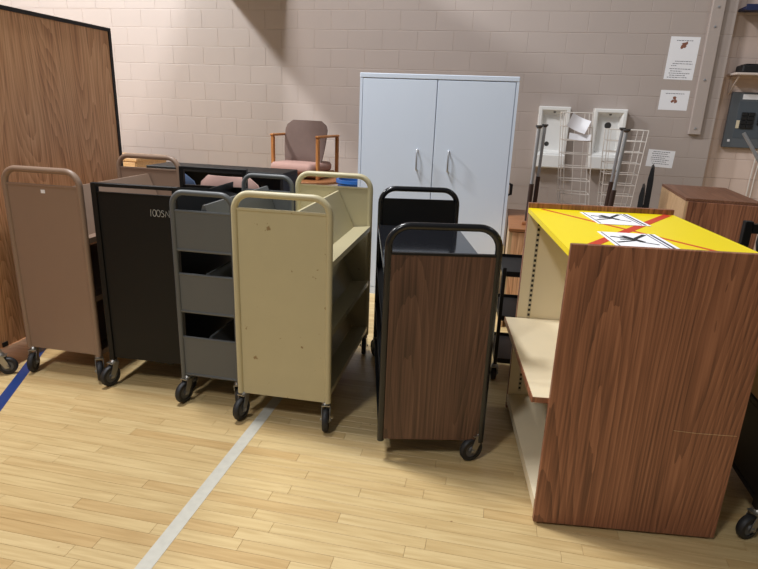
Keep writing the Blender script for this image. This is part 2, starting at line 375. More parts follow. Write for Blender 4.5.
# ================================================================== book carts
def arch_cart(name, label, W, L, H, loc, rz, mat, tube=0.016, r=0.075, zb=0.125, wheel=0.1, swivels=(20, -30, 10, 40), skip=()):
    t = thing(name, label, 'book cart', loc, rz)
    for yy in (tube, L-tube):
        MB().tube(arch_pts(tube, W-tube, yy, zb, H-tube, r), tube, 12).build('end_frame', mat, t, True)
    k = 0
    for yy in (tube+0.01, L-tube-0.01):
        for xx in (tube+0.010, W-tube-0.010):
            if k not in skip: caster(t, xx, yy, wheel, swivels[k], zb+0.03)
            k += 1
    return t
def end_panel(t, W, y, z0, z1, mat, tube=0.016, th=0.004, rim=True, name='end_panel'):
    b = MB().box(tube*1.6, W-tube*1.6, y-th, y+th, z0, z1)
    if rim: b.box(tube*1.6, W-tube*1.6, y-0.008, y+0.008, z1-0.006, z1+0.004)
    return b.build(name, mat, t)
def v_shelf(t, W, L, lip, base_x, drop, ridge, mat, tube=0.016, rid_x=0.0, sides=(-1, 1)):
    cx = W/2; y0, y1 = tube*2+0.001, L-tube*2-0.001
    for s in sides:
        xo = W/2-0.006
        poly = [(cx+s*xo, lip-0.028), (cx+s*xo, lip), (cx+s*base_x, lip-drop), (cx+s*base_x, lip-drop-0.008), (cx+s*(xo-0.006), lip-0.009), (cx+s*(xo-0.006), lip-0.028)]
        MB().prism_y(poly, y0, y1).build('shelf', mat, t)
    poly = [(cx+base_x, lip-drop+0.0005), (cx+rid_x+0.006, ridge), (cx+rid_x-0.006, ridge), (cx-base_x, lip-drop+0.0005), (cx-base_x+0.01, lip-drop+0.0005), (cx+rid_x, ridge-0.02), (cx+base_x-0.01, lip-drop+0.0005)]
    MB().prism_y(poly, y0, y1).build('divider', mat, t)

# --- brown steel cart beside the tall divider
c = arch_cart('book_cart', 'brown steel book cart with solid end panels and rounded handle beside the tall wood-grain divider', 0.47, 0.97, 1.155, (-2.504, 2.51, 0), 0, M['brown'], swivels=(200, 215, 0, 0), zb=0.14, wheel=0.112)
for yy in (0.016, 0.954): end_panel(c, 0.47, yy, 0.145, 1.062, M['brown'])
for lip, rg in ((0.80, 1.03), (0.48, 0.68), (0.17, 0.37)): v_shelf(c, 0.47, 0.97, lip, 0.11, 0.02, rg, M['brown'])
MB().box(0.228, 0.252, 0.0105, 0.0118, 1.022, 1.040).build('sticker', M['paper'], c)

# --- black square-framed cart with handwriting
W, L, H = 0.455, 0.93, 1.10
c = thing('book_cart', 'black square-framed book cart with white handwriting on its end panel', 'book cart', (-1.957, 2.485, 0), 3)
q = 0.028
for yy in (0, L-q):
    b = MB()
    b.box(0, q, yy, yy+q, 0.145, H, 0.002).box(W-q, W, yy, yy+q, 0.145, H, 0.002).box(q, W-q, yy, yy+q, H-0.018, H, 0.002)
    b.build('end_frame', M['black'], c)
    pt = H-0.047 if yy == 0 else H-0.12
    MB().box(q, W-q, yy+0.009, yy+0.017, 0.16, pt).box(q, W-q, yy+0.003, yy+0.022, pt-0.003, pt+0.003).build('end_panel', M['black'], c)
MB().prism_x([(q, 0.16), (L-q, 0.16), (L-q, H-0.16), (0.34, H-0.045), (q, H-0.002)], W-0.012, W-0.004).build('back_panel', M['black'], c)
for z in (0.82, 0.5, 0.18): MB().prism_y([(0.004, z-0.02), (0.004, z+0.02), (0.01, z+0.02), (0.02, z), (0.34, z-0.03), (0.36, z+0.2), (0.368, z+0.2), (0.348, z-0.04), (0.02, z-0.02)], q+0.001, L-q-0.001).build('shelf', M['black'], c)
for k, (xx, yy) in enumerate(((0.014, 0.014), (W-0.014, 0.014), (0.014, L-0.014), (W-0.014, L-0.014))): caster(c, xx, yy, 0.115, (160, 0, 10, 0)[k], 0.155)
hw = MB()   # handwriting strokes: 1 0 0 S N
def stroke(b, pts, y, wd=0.0012): b.tube([(p[0], y, p[1]) for p in pts], wd, 5)
def ell(cx, cz, a, b, n=12): return [(cx+a*math.cos(2*math.pi*i/n+1.6), cz+b*math.sin(2*math.pi*i/n+1.6)) for i in range(n+1)]
hx, hz, hh = 0.306, 0.950, 0.034
stroke(hw, [(hx, hz), (hx+0.002, hz+hh)], 0.0075)
stroke(hw, ell(hx+0.020, hz+hh/2, 0.009, hh/2), 0.0075); stroke(hw, ell(hx+0.041, hz+hh/2, 0.010, hh/2), 0.0075)
stroke(hw, [(hx+0.070, hz+hh*0.86), (hx+0.060, hz+hh*0.92), (hx+0.056, hz+hh*0.7), (hx+0.066, hz+hh*0.5), (hx+0.071, hz+hh*0.25), (hx+0.064, hz), (hx+0.055, hz+hh*0.08)], 0.0075)
stroke(hw, [(hx+0.077, hz), (hx+0.081, hz+hh*0.8), (hx+0.098, hz), (hx+0.098, hz+hh)], 0.0075)
hw.build('handwriting', M['chalk'], c)

# --- grey narrow cart with three trays
W, L = 0.332, 0.82
c = arch_cart('book_cart', 'narrow dark grey book cart with three open trays between the black and cream carts', W, L, 1.105, (-1.498, 2.42, 0), 0, M['grey'], tube=0.0135, r=0.06, zb=0.125, wheel=0.112, swivels=(165, 10, 180, 180))
for yy in (0.0135, L-0.0135):
    for z0, z1 in ((0.815, 1.003), (0.50, 0.692), (0.155, 0.36)):
        b = MB().box(0.02, W-0.02, yy-0.003, yy+0.003, z0, z1)
        b.tube([(0.02, yy, z1), (W-0.02, yy, z1)], 0.007, 8).tube([(0.02, yy, z0), (W-0.02, yy, z0)], 0.008, 8)
        b.build('end_panel', M['grey'], c)
for lip, rg in ((0.86, 1.035), (0.545, 0.70), (0.205, 0.37)):
    v_shelf(c, W, L, lip, 0.07, 0.02, rg, M['grey'], tube=0.0135)

# --- cream cart
W, L = 0.472, 0.93
c = arch_cart('book_cart', 'scuffed cream steel book cart with solid end panel and sloping shelves', W, L, 1.135, (-1.146, 2.335, 0), 1.2, M['cream'], tube=0.0155, r=0.075, zb=0.14, wheel=0.115, swivels=(168, 190, 0, 10))
for yy in (0.0155, L-0.0155): end_panel(c, W, yy, 0.14, 1.052, M['cream_worn'])
for lip, rg in ((0.835, 1.032), (0.50, 0.70), (0.20, 0.40)): v_shelf(c, W, L, lip, 0.13, 0.012, rg, M['cream'], rid_x=0.03)

# --- black cart with a dark wood-grain end panel, one caster gone
W, L = 0.475, 1.12
c = arch_cart('book_cart', 'black tube-framed book cart with dark wood-grain end panel and one front caster missing', W, L, 1.077, (-0.405, 2.165, 0), 13.2, M['black_gloss'], tube=0.0155, r=0.085, zb=0.095, wheel=0.112, swivels=(0, 112, 20, -10), skip=(0,))
MB().box(0.026, W-0.026, 0.006, 0.02, 0.105, 0.945).build('end_panel', M['walnut_dark'], c)
MB().box(0.026, W-0.026, 0.004, 0.022, 0.945, 0.955).build('panel_edging', M['black'], c)
MB().box(0.026, W-0.026, L-0.021, L-0.009, 0.105, 1.005).build('end_panel', M['black'], c)
MB().box(0.004, W-0.004, 0.033, L-0.033, 0.832, 0.85, 0.002).build('top_deck', M['black_mirror'], c)
for z in (0.58, 0.34, 0.12): MB().box(0.004, W-0.004, 0.033, L-0.033, z, z+0.012).box(0.004, 0.008, 0.033, L-0.033, z, z+0.03).box(W-0.008, W-0.004, 0.033, L-0.033, z, z+0.03).build('shelf', M['black'], c)
MB().box(W/2-0.004, W/2+0.004, 0.034, L-0.034, 0.593, 0.831).build('divider', M['black'], c)
MB().box(W/2-0.004, W/2+0.004, 0.034, L-0.034, 0.353, 0.579).build('divider', M['black'], c)

# ================================================================== tall wood-grain divider on casters
c = thing('rolling_divider', 'tall oak-laminate divider with black edging on casters at the end of the cart row', 'room divider', (-2.62, 0, 0), 0)
y0, y1, z0, z1, th = 1.2, 3.69, 0.135, 1.945, 0.36
MB().box(-th, -0.004, y0+0.022, y1-0.022, z0+0.001, z1-0.022).build('body', M['oakpanel'], c)
e = MB().box(-th-0.002, 0.004, y1-0.022, y1, z0, z1).box(-th-0.002, 0.004, y0, y0+0.022, z0, z1).box(-th-0.002, 0.004, y0+0.022, y1-0.022, z1-0.022, z1)
e.build('edging', M['black_matte'], c)
MB().box(-th-0.002, 0.003, y0+0.022, y1-0.022, z0-0.0005, z0+0.0005).build('bottom_edging', M['oakpanel'], c)
MB().box(-0.02, 0.002, 2.475, 2.51, 0.14, 0.165).build('corner_clip', M['black_matte'], c)
for xx, yy in ((-0.06, 2.43), (-0.3, 2.43), (-0.06, 3.5), (-0.3, 3.5), (-0.06, 1.35), (-0.3, 1.35)): caster(c, xx+0.08 if xx > -0.1 else xx, yy, 0.1, -60, 0.15)

# ================================================================== shelving unit with yellow top
W, L, H = 0.665, 0.90, 1.10
c = thing('shelving_unit', 'two-sided shelving unit with walnut end panels and a yellow top', 'shelf unit', (0.262, 1.91, 0), 6.4)
MB().box(0, W, 0, 0.022, 0.012, H, 0.0015).build('end_panel', M['walnut'], c)
MB().box(0, W, L-0.022, L, 0.012, H, 0.0015).build('end_panel', M['walnut'], c)
for yy in (0.022, L-0.025): MB().box(0.003, W-0.003, yy, yy+0.003, 0.03, H-0.0465).build('inner_lining', M['cream_lam'], c)
MB().box(W/2-0.01, W/2+0.01, 0.026, L-0.026, 0.10, H-0.0465).build('divider', M['cream_lam'], c)
MB().box(0.0, W, 0.0225, L-0.0225, H-0.046, H-0.024).build('top_board', M['yellow'], c)
MB().box(0.0, W-0.005, 0.026, L-0.026, 0.05, 0.095).build('bottom_shelf', M['cream_lam'], c)
MB().box(0.03, W-0.03, 0.03, L-0.03, 0.012, 0.05).build('plinth', M['walnut'], c)
for x0, x1 in ((-0.058, W/2-0.012), (W/2+0.012, W-0.004)):
    sh = MB().box(x0+0.004, x1, 0.03, L-0.03, 0.502, 0.524).build('shelf', M['cream_lam'], c)
    MB().box(x0, x0+0.004, 0.03, L-0.03, 0.502, 0.524).box(x0, x1, 0.0285, 0.03, 0.502, 0.523).build('edge_band', M['walnut'], sh)
for yy, s in ((L-0.025, -1), (0.025, 1)):
    for xx in (0.05, W-0.062):
        st = MB().box(xx, xx+0.017, min(yy, yy+0.0025*s), max(yy, yy+0.0025*s), 0.12, H-0.05).build('slotted_strip', M['slot'], c)
        hb = MB()
        z = 0.13
        while z < H-0.06: hb.box(xx+0.003, xx+0.014, min(yy+0.0025*s, yy+0.003*s), max(yy+0.0025*s, yy+0.003*s), z, z+0.013); z += 0.0254
        hb.build('slots', M['hole'], st)
for yy, zz in ((0.80, 0.30), (0.72, 0.285)):
    MB().lathe([(0.0005, 0), (0.024, 0), (0.024, -0.02), (0.018, -0.028), (0.0005, -0.028)], (W/2-0.01, yy, zz), 'X', 16).build('knob', M['black_matte'], c, True)
b = MB().tube([(0.44, -0.0003, 0.449), (0.52, -0.0003, 0.445), (0.655, -0.0003, 0.446)], 0.001, 5).build('scratch', M['rawwood'], c)
ztop = H-0.024
def strip(b, p, q, wd, z0, z1):
    p, q = Vector(p), Vector(q); d = (q-p).normalized(); n = Vector((-d.y, d.x))*wd/2
    b.prism_z([tuple(p-n), tuple(q-n), tuple(q+n), tuple(p+n)], z0, z1)
b = MB(); strip(b, (0.06, L-0.04), (W-0.09, 0.03), 0.018, ztop, ztop+0.0006); b.build('red_tape', M['tape'], c)
b = MB(); strip(b, (0.05, 0.05), (W-0.03, L-0.03), 0.036, ztop, ztop+0.0010); b.build('red_tape', M['tape'], c)
def sheet_on_top(x, y, wd, dp, a, lab):
    s = thing('printed_sheet', lab, 'paper', tuple(c.matrix_basis @ Vector((x, y, ztop+0.0012))), 6.4+a)
    MB().box(-wd/2, wd/2, -dp/2, dp/2, 0, 0.0008).build('sheet', M['paper'], s)
    p = MB(); zz0, zz1 = 0.0008, 0.0014
    for a0, a1, wq in (((-0.082, 0.055), (0.0, 0.02), 0.014), ((-0.085, -0.045), (0.0, 0.005), 0.013), ((-0.035, 0.075), (0.012, -0.02), 0.024), ((-0.005, 0.025), (0.06, 0.115), 0.016), ((0.0, -0.02), (0.055, -0.055), 0.008), ((-0.06, 0.01), (-0.01, 0.012), 0.012)):
        strip(p, a0, a1, wq, zz0, zz1); zz1 += 0.0001
    p.build('print', M['ink_black'], s)
    for k, wq in ((0.072, 0.003), (0.088, 0.008), (-0.095, 0.003)):
        p = MB(); strip(p, (k, -dp/2+0.010), (k, dp/2-0.010), wq, zz0, zz1); p.build('ruled_line', M['ink'], s)
    return s
sheet_on_top(0.288, 0.225, 0.216, 0.28, 0, 'printed sheet with black figure on the yellow top, beside the walnut front panel')
sheet_on_top(0.335, 0.68, 0.216, 0.28, 2, 'printed sheet with black figure on the yellow top, beside the far end panel')

# ================================================================== white two-door cabinet
c = thing('storage_cabinet', 'white two-door metal storage cabinet standing behind the carts', 'cabinet', (-1.088, 4.5, 0), 0.6)
W, D, H = 1.19, 0.5, 1.757
MB().box(0, W, 0.02, D, 0.0, H-0.035).build('body', M['white'], c)
MB().box(-0.002, W+0.002, -0.002, D+0.002, H-0.035, H, 0.004).build('top', M['white'], c)
MB().box(0, 0.02, 0, 0.02, 0, H-0.035).box(W-0.02, W, 0, 0.02, 0, H-0.035).box(0.02, W-0.02, 0.0, 0.02, 0, 0.06).build('frame', M['white'], c)
for s, (x0, x1) in enumerate(((0.023, W/2-0.0025), (W/2+0.0025, W-0.023))):
    d = MB().box(x0, x1, 0.0, 0.019, 0.063, H-0.040, 0.003).build('door', M['white'], c)
    hx = W/2-0.125 if s == 0 else W/2+0.118
    b = MB().tube([(hx, 0.0, 1.055), (hx, -0.03, 1.055), (hx, -0.034, 1.06), (hx, -0.034, 1.2), (hx, -0.03, 1.205), (hx, 0.0, 1.205)], 0.0065, 8)
    b.build('handle', M['steel'], d, True)
MB().tube([(W+0.0, 0.05, 0.98), (W+0.02, 0.05, 0.975), (W+0.02, 0.05, 0.90), (W, 0.05, 0.895)], 0.009, 8).build('side_hook', M['black_matte'], c, True)

# ================================================================== chairs and round table
def armchair(name, label, loc, rz, seatc, backc, leg, group=None, arms=True, h=0.49):
    t = thing(name, label, 'chair', loc, rz, group)
    W, D = (0.53 if arms else 0.46), 0.45; z = leg; hw = W/2
    MB().cushion(-hw+0.02, hw-0.02, (-0.34 if arms else -0.27), 0.17, z+0.015, z+0.12, 0.045).build('seat', seatc, t, True)
    MB().box(-hw+0.017, hw-0.017, -0.22, 0.20, z-0.03, z+0.022, 0.005).build('seat_frame', M['honey'], t)
    # backrest: rounded slab, curved and leaning
    b = MB(); n, m = 14, 10; wid = 0.50 if arms else 0.46; vs = []
    prof = []
    for i in range(n+1):
        u = -1+2*i/n; prof.append(u)
    def outline(v):   # half width at height v in 0..1
        return wid/2*(0.86+0.14*math.sin(min(1, v*1.4)*math.pi/2)) * (1 if v < 0.8 else math.sqrt(max(0.0, 1-((v-0.8)/0.2)**2*0.55)))
    for side in (0, 1):
        for j in range(m+1):
            v = j/m
            for u in prof:
                edge = max(abs(u), abs(2*v-1))**6
                thk = 0.035*(1-0.8*edge)
                x = u*outline(v); zz = z+0.09+v*h
                yy = (-0.06 if arms else 0.19)+v*0.10 + 0.03*(1-u*u) + (thk if side else -thk)
                vs.append((x, yy, zz))
    fs = []; S = (n+1)*(m+1)
    for j in range(m):
        for i in range(n):
            a = j*(n+1)+i; fs += [(a, a+1, a+n+2, a+n+1), (S+a+n+1, S+a+n+2, S+a+1, S+a)]
    for j in range(m):
        a = j*(n+1); fs.append((a, a+n+1, S+a+n+1, S+a)); a += n; fs.append((a+n+1, a, S+a, S+a+n+1))
    for i in range(n):
        fs.append((i+1, i, S+i, S+i+1)); a = m*(n+1)+i; fs.append((a, a+1, S+a+1, S+a))
    b.add(vs, fs); b.build('backrest', backc, t, True)
    for s in (-1, 1):
        for yy in (-D/2, D/2):
            top = z+0.375 if arms else z
            MB().box(s*W/2-0.016, s*W/2+0.016, yy-0.02, yy+0.02, 0.0, top, 0.005).build('leg', M['honey'], t)
        if arms:
            MB().box(s*W/2-0.021, s*W/2+0.021, -D/2-0.03, D/2+0.025, z+0.375, z+0.40, 0.008).build('armrest', M['honey'], t)
            MB().box(s*W/2-0.012, s*W/2+0.012, -D/2+0.02, D/2-0.02, z-0.03, z+0.01, 0.003).build('side_rail', M['honey'], t)
    return t
TX, TY, TZ = -2.04, 5.96, 0.765
c = thing('round_table', 'round brown table under the mauve armchair by the block wall', 'table', (TX, TY, 0), 0)
MB().lathe([(0.0005, TZ-0.035), (0.46, TZ-0.035), (0.49, TZ-0.025), (0.49, TZ-0.006), (0.484, TZ), (0.0005, TZ)], (0, 0, 0), 'Z', 48).build('tabletop', M['tabletop'], c, True)
MB().lathe([(0.0005, 0.05), (0.045, 0.05), (0.04, 0.4), (0.045, TZ-0.036), (0.0005, TZ-0.036)], (0, 0, 0), 'Z', 20).build('column', M['black_matte'], c, True)
for k in range(4):
    MB().box(0.02, 0.36, -0.025, 0.025, 0.0, 0.05, 0.006).build('foot', M['black_matte'], c, False, (0, 0, 0), (0, 0, R(45+90*k)))
armchair('armchair', 'mauve upholstered armchair with pink seat and honey wood arms on the round table', (-2.035, 6.0, TZ), -10, M['pinkseat'], M['fabric'], 0.045, h=0.45)
armchair('upholstered_chair', 'dusty pink upholstered chair whose back shows behind the black cart', (-1.80, 3.98, 0), 178, M['pink'], M['pink'], 0.435, arms=False)
armchair('upholstered_chair', 'slate blue upholstered chair beside the dusty pink chair', (-2.31, 4.0, 0), 181, M['bluefab'], M['bluefab'], 0.43, arms=False)

# long black bookcase behind them
c = thing('bookcase', 'long low black bookcase behind the pink chair', 'bookcase', (-2.93, 4.44, 0), 0)
W, D, H = 1.23, 0.36, 0.965
MB().box(0, W, 0, D, H-0.03, H, 0.003).build('top', M['black'], c)
for x0 in (0, W-0.025): MB().box(x0, x0+0.025, 0.005, D, 0, H-0.03).build('side', M['black'], c)
MB().box(0.025, W-0.025, D-0.012, D, 0, H-0.03).build('back', M['black'], c)
for z in (0.04, 0.33, 0.62): MB().box(0.025, W-0.025, 0.01, D-0.012, z, z+0.022).build('shelf', M['black'], c)

# light oak cabinet by the wall, at the far end of the divider
c = thing('low_cabinet', 'light oak low cabinet against the block wall behind the tall divider', 'cabinet', (-4.86, 5.75, 0), 0)
MB().box(0, 0.95, 0, 0.6, 0.06, 0.84, 0.004).build('body', M['lightwood'], c)
MB().box(-0.01, 0.96, -0.015, 0.61, 0.84, 0.87, 0.004).build('top', M['lightwood'], c)
MB().box(0.03, 0.92, 0.03, 0.57, 0, 0.06).build('plinth', M['black_matte'], c)
for k in (0, 1):
    d = MB().box(0.01+k*0.47, 0.47+k*0.47, -0.014, -0.0005, 0.07, 0.83, 0.003).build('door', M['lightwood'], c)
    MB().box(0.43+k*0.07, 0.444+k*0.07, -0.03, -0.0145, 0.55, 0.68, 0.003).build('handle', M['steel'], d)
# blue bin beside the white cabinet
c = thing('plastic_bin', 'tall blue plastic bin between the round table and the white cabinet', 'bin', (-1.32, 5.35, 0), 0)
MB().lathe([(0.0005, 0.0), (0.13, 0.0), (0.165, 0.81), (0.18, 0.815), (0.18, 0.845), (0.158, 0.845), (0.125, 0.02), (0.0005, 0.02)], (0, 0, 0), 'Z', 28).build('body', M['blueplastic'], c, True)
MB().lathe([(0.172, 0.70), (0.178, 0.70), (0.178, 0.715), (0.172, 0.715)], (0, 0, 0), 'Z', 28).build('rib', M['blueplastic'], c, True)

# ================================================================== behind the shelving unit
c = thing('low_bookcase', 'low brown bookcase carrying the upturned table', 'bookcase', (0.125, 4.02, 0), 0)
W, D, H = 1.1, 0.84, 0.74
MB().box(-0.005, W+0.005, -0.01, D, H-0.025, H, 0.003).build('top', M['tabletop'], c)
for x0 in (0, W/2-0.011, W-0.022): MB().box(x0, x0+0.022, 0, D, 0, H-0.025).build('side', M['rawwood'], c)
MB().box(0.022, W-0.022, 0.28, 0.30, 0.0, H-0.025).build('back', M['rawwood'], c)
for z in (0.06, 0.38): MB().box(0.022, W/2-0.011, 0.01, 0.28, z, z+0.02).box(W/2+0.011, W-0.022, 0.01, 0.28, z, z+0.02).build('shelf', M['rawwood'], c)
MB().box(0.022, W/2-0.0115, 0.0, 0.009, 0.08, H-0.03).build('door', M['oakpanel'], c)

c = thing('upturned_table', 'upturned table with chrome leg ends sticking up on the low brown bookcase', 'table', (0.245, 4.20, 0.741), -8)
tw, td = 0.535, 0.55
MB().box(-0.03, tw+0.06, -0.04, td+0.06, 0, 0.025, 0.004).build('tabletop', M['tabletop'], c)
MB().box(0, tw, -0.012, 0.012, 0.0255, 0.075).box(0, tw, td-0.012, td+0.012, 0.0255, 0.075).box(-0.012, 0.012, 0.0125, td-0.0125, 0.0255, 0.075).box(tw-0.012, tw+0.012, 0.0125, td-0.0125, 0.0255, 0.075).build('apron', M['legbrown'], c)
for xx, sx in ((0, -1), (tw, 1)):
    for yy, sy in ((0, -1), (td, 1)):
        k = 0.035 if sx > 0 else 0.012
        lg = MB().tube([(xx, yy, 0.026), (xx+k*0.4, yy, 0.29)], 0.017, 12).build('leg', M['legbrown'], c, True)
        MB().tube([(xx+k*0.4, yy, 0.285), (xx+k, yy, 0.67)], 0.012, 10).build('leg_insert', M['steel'], lg, True)
        MB().lathe([(0.0005, 0.668), (0.012, 0.668), (0.024, 0.680), (0.024, 0.69), (0.0005, 0.69)], (xx+k, yy, 0), 'Z', 14).build('foot_glide', M['drain'], lg, True)

def wire_rack(label, loc, rz, wt, wbm, h, depth, lean, nr):
    t = thing('wire_rack', label, 'display rack', loc, rz)
    corners = [(-1, 0), (1, 0), (1, 1), (-1, 1)]
    for sx, sy in corners:
        MB().tube([(sx*wbm/2, sy*depth, 0.0), (lean+sx*wt/2, sy*depth, h)], 0.004, 6).build('upright', M['wire'], t, True)
    for k in range(nr+1):
        f = 0.02+0.98*k/nr; z = h*f; ww = wbm+(wt-wbm)*f; cx = lean*f
        MB().tube([(cx-ww/2, 0, z), (cx+ww/2, 0, z), (cx+ww/2, depth, z), (cx-ww/2, depth, z)], 0.003, 5, True).build('rung', M['wire'], t, True)
    for q in (-0.34, 0.0, 0.34):
        MB().tube([(q*wbm*0.7, depth*0.98, 0.0), (lean+q*wt, depth*0.98, h)], 0.0025, 5).build('upright', M['wire'], t, True)
    return t
wire_rack('narrow white wire rack below the loose papers, between the two basins', (0.72, 4.95, 0), 0, 0.225, 0.245, 1.525, 0.2, -0.13, 14)
wire_rack('wider white wire rack leaning before the basin with the round drain', (0.965, 4.95, 0), 0, 0.30, 0.14, 1.41, 0.16, 0.02, 16)
def bent_sheet(label, loc, rot, w_, h_, curl):
    n = 6; vs = []; fs = []
    for k in (0, 0.0012):
        for i in range(n+1):
            a = i/n-0.5
            for j in (0, 1): vs.append((a*w_, curl*math.cos(a*math.pi)+k, (j-0.5)*h_))
    S = 2*(n+1)
    for i in range(n):
        a = 2*i; fs += [(a, a+1, a+3, a+2), (S+a+2, S+a+3, S+a+1, S+a), (a, a+2, S+a+2, S+a), (a+3, a+1, S+a+1, S+a+3)]
    fs += [(1, 0, S, S+1), (2*n, 2*n+1, S+2*n+1, S+2*n)]
    o = MB().add(vs, fs).build('loose_paper', M['paper'], None, True, loc, rot); tag(o, label, 'paper'); return o
bent_sheet('white loose paper tilted at the top of the narrow wire rack', (0.60, 4.90, 1.445), (R(-12), R(22), 0), 0.155, 0.11, 0.025)
bent_sheet('white loose paper lying level beneath the tilted one on the narrow wire rack', (0.62, 4.90, 1.345), (R(-20), R(3), 0), 0.165, 0.05, 0.02)

# ================================================================== wall-hung basins
def basin(label, x0, x1, z0, z1, drain, y=WALL_Y-0.004):
    t = thing('wall_basin', label, 'basin', ((x0+x1)/2, y, z0), 0)
    w2, h = (x1-x0)/2, z1-z0; d = 0.12; lip = 0.035; low = h*0.24; dp = 0.085
    # rim and bowl as one shell: outer box, rim, sloped bowl
    def rect(a, b_, c_, d_, yy): return [(a, yy, c_), (b_, yy, c_), (b_, yy, d_), (a, yy, d_)]
    rings = [rect(-w2, w2, 0, h, -0.0005), rect(-w2, w2, 0, h, -d+0.008), rect(-w2+0.008, w2-0.008, 0.008, h-0.008, -d),
             rect(-w2+lip, w2-lip, low, h-lip, -d), rect(-w2+lip+0.012, w2-lip-0.012, low+0.012, h-lip-0.015, -d+0.02),
             rect(-w2+lip+0.03, w2-lip-0.03, low+0.03, h-lip-0.05, -d+dp)]
    vs = [p for r_ in rings for p in r_]; fs = [(3, 2, 1, 0), (20, 21, 22, 23)]
    for k in range(5):
        for i in range(4): fs.append((k*4+i, k*4+(i+1) % 4, k*4+4+(i+1) % 4, k*4+4+i))
    MB().add(vs, fs).build('bowl', M['porcelain'], t)
    MB().box(-w2+0.004, w2-0.004, -d-0.035, -d-0.0005, 0.0, low-0.01, 0.012).build('apron', M['porcelain'], t)
    MB().lathe([(0.0005, -0.006), (drain[2], -0.006), (drain[2]+0.005, 0.0), (0.0005, 0.0)], (drain[0], -d+dp, drain[1]), 'Y', 18).build('drain', M['drain'], t, True)
    MB().box(-0.012, 0.012, -d+0.012, -d+0.022, h-lip-0.03, h-lip-0.018, 0.003).build('overflow', M['drain'], t)
    return t
basin('white basin hung on the wall next to the white cabinet', 0.385, 0.715, 0.945, 1.59, (-0.04, 0.25, 0.020))
basin('white basin hung on the wall with a round drain high in its bowl', 0.955, 1.29, 0.955, 1.585, (0.0, 0.46, 0.030))

# ================================================================== notices on the wall
def notice(label, x0, x1, z0, z1, tilt, pic, lines, curl=False):
    y = WALL_Y-0.0045
    t = thing('wall_notice', label, 'notice', (x0, y, z0), 0); t.rotation_euler = (0, R(tilt), 0)
    w_, h = x1-x0, z1-z0
    MB().box(0, w_, -0.0012, -0.0004, 0, h).build('sheet', M['paper'], t)
    r_ = random.Random(int(x0*1000))
    if pic:
        cx, cz, s = pic
        p = MB()
        for k in range(9):
            a, b_ = cx+r_.uniform(-s, s)*0.8, cz+r_.uniform(-s, s)*0.9
            n = 6; poly = [(a+math.cos(i*1.047)*r_.uniform(0.008, 0.02), b_+math.sin(i*1.047)*r_.uniform(0.008, 0.02)) for i in range(n)]
            p.prism_y(poly, -0.0017-0.00002*k, -0.0012)
        p.build('picture', M['ink_brown'], t)
    for k, (a, b_, z) in enumerate(lines):
        p = MB(); x = a
        while x < b_:
            l_ = r_.uniform(0.008, 0.026); p.box(x, min(b_, x+l_), -0.0016, -0.0012, z-0.0028, z+0.0028); x += l_+0.005
        p.build('text_line', M['ink'], t)
    return t
notice('tall notice of two white sheets with a small picture, hung highest beside the batten', 1.605, 1.885, 1.90, 2.312, 1.0, (0.14, 0.325, 0.03), [(0.06, 0.22, 0.375), (0.08, 0.24, 0.178), (0.06, 0.25, 0.155), (0.05, 0.10, 0.135), (0.04, 0.25, 0.105), (0.05, 0.16, 0.083), (0.04, 0.24, 0.062), (0.05, 0.20, 0.042), (0.03, 0.22, 0.022)])
notice('small white notice with a brown picture between the tall notice and the curled one', 1.602, 1.884, 1.597, 1.795, 0.5, (0.14, 0.105, 0.03), [(0.05, 0.23, 0.165)])
notice('slightly curled white text notice below the two picture notices', 1.575, 1.845, 1.01, 1.19, 2.5, None, [(0.05, 0.22, 0.16), (0.04, 0.20, 0.14), (0.05, 0.22, 0.118), (0.04, 0.18, 0.098), (0.04, 0.22, 0.078), (0.05, 0.20, 0.058), (0.06, 0.23, 0.036)])

# ================================================================== right wall: shelf, box, breaker panel, blue board
YR = WALL_Y+0.146
c = thing('wall_shelf', 'off-white wall shelf on a bracket above the grey breaker panel', 'shelf', (2.25, YR, 1.955), 0)
MB().box(0, 0.7, -0.25, -0.0005, 0, 0.022, 0.003).build('board', M['shelfwhite'], c)
for xx in (0.04, 0.6):
    MB().box(xx, xx+0.02, -0.22, -0.001, -0.012, -0.0005).box(xx, xx+0.02, -0.012, -0.001, -0.19, -0.0005).prism_x([(-0.21, -0.012), (-0.195, -0.012), (-0.012, -0.17), (-0.012, -0.185)], xx+0.004, xx+0.016).build('bracket', M['shelfwhite'], c)
c = thing('equipment_box', 'black equipment box lying on the off-white wall shelf', 'box', (2.31, YR-0.23, 1.9775), 0)
MB().box(0, 0.42, 0, 0.2, 0, 0.075, 0.012).build('body', M['black_matte'], c); MB().box(0.03, 0.39, 0.02, 0.18, 0.0755, 0.085, 0.004).build('lid', M['black'], c)
c = thing('breaker_panel', 'open grey breaker panel with black switches on the wall', 'electrical panel', (2.33, YR, 1.24), 0)
MB().box(0, 0.62, -0.05, -0.0005, 0, 0.56, 0.006).build('cover', M['panelgrey'], c)
MB().box(0.08, 0.50, -0.053, -0.0505, 0.10, 0.47, 0.001).build('inner_plate', M['bluegrey'], c)
for k in range(8):
    MB().box(0.12+0.065*(k % 2), 0.18+0.065*(k % 2), -0.068, -0.0535, 0.20+0.042*(k//2), 0.236+0.042*(k//2), 0.003).build('breaker', M['black_matte'], c)
for k in range(6):
    MB().box(0.28+0.05*(k % 2), 0.32+0.05*(k % 2), -0.068, -0.0535, 0.24+0.03*(k//2), 0.265+0.03*(k//2), 0.003).build('breaker', M['black_matte'], c)
MB().box(0.085, 0.115, -0.058, -0.0535, 0.20, 0.28).build('label_plate', M['cream_lam'], c)
MB().box(0.10, 0.32, -0.0515, -0.0502, 0.49, 0.54).build('printed_label', M['paper'], c)
MB().box(0.035, 0.06, -0.0515, -0.0502, 0.06, 0.085).build('sticker', M['paper'], c)
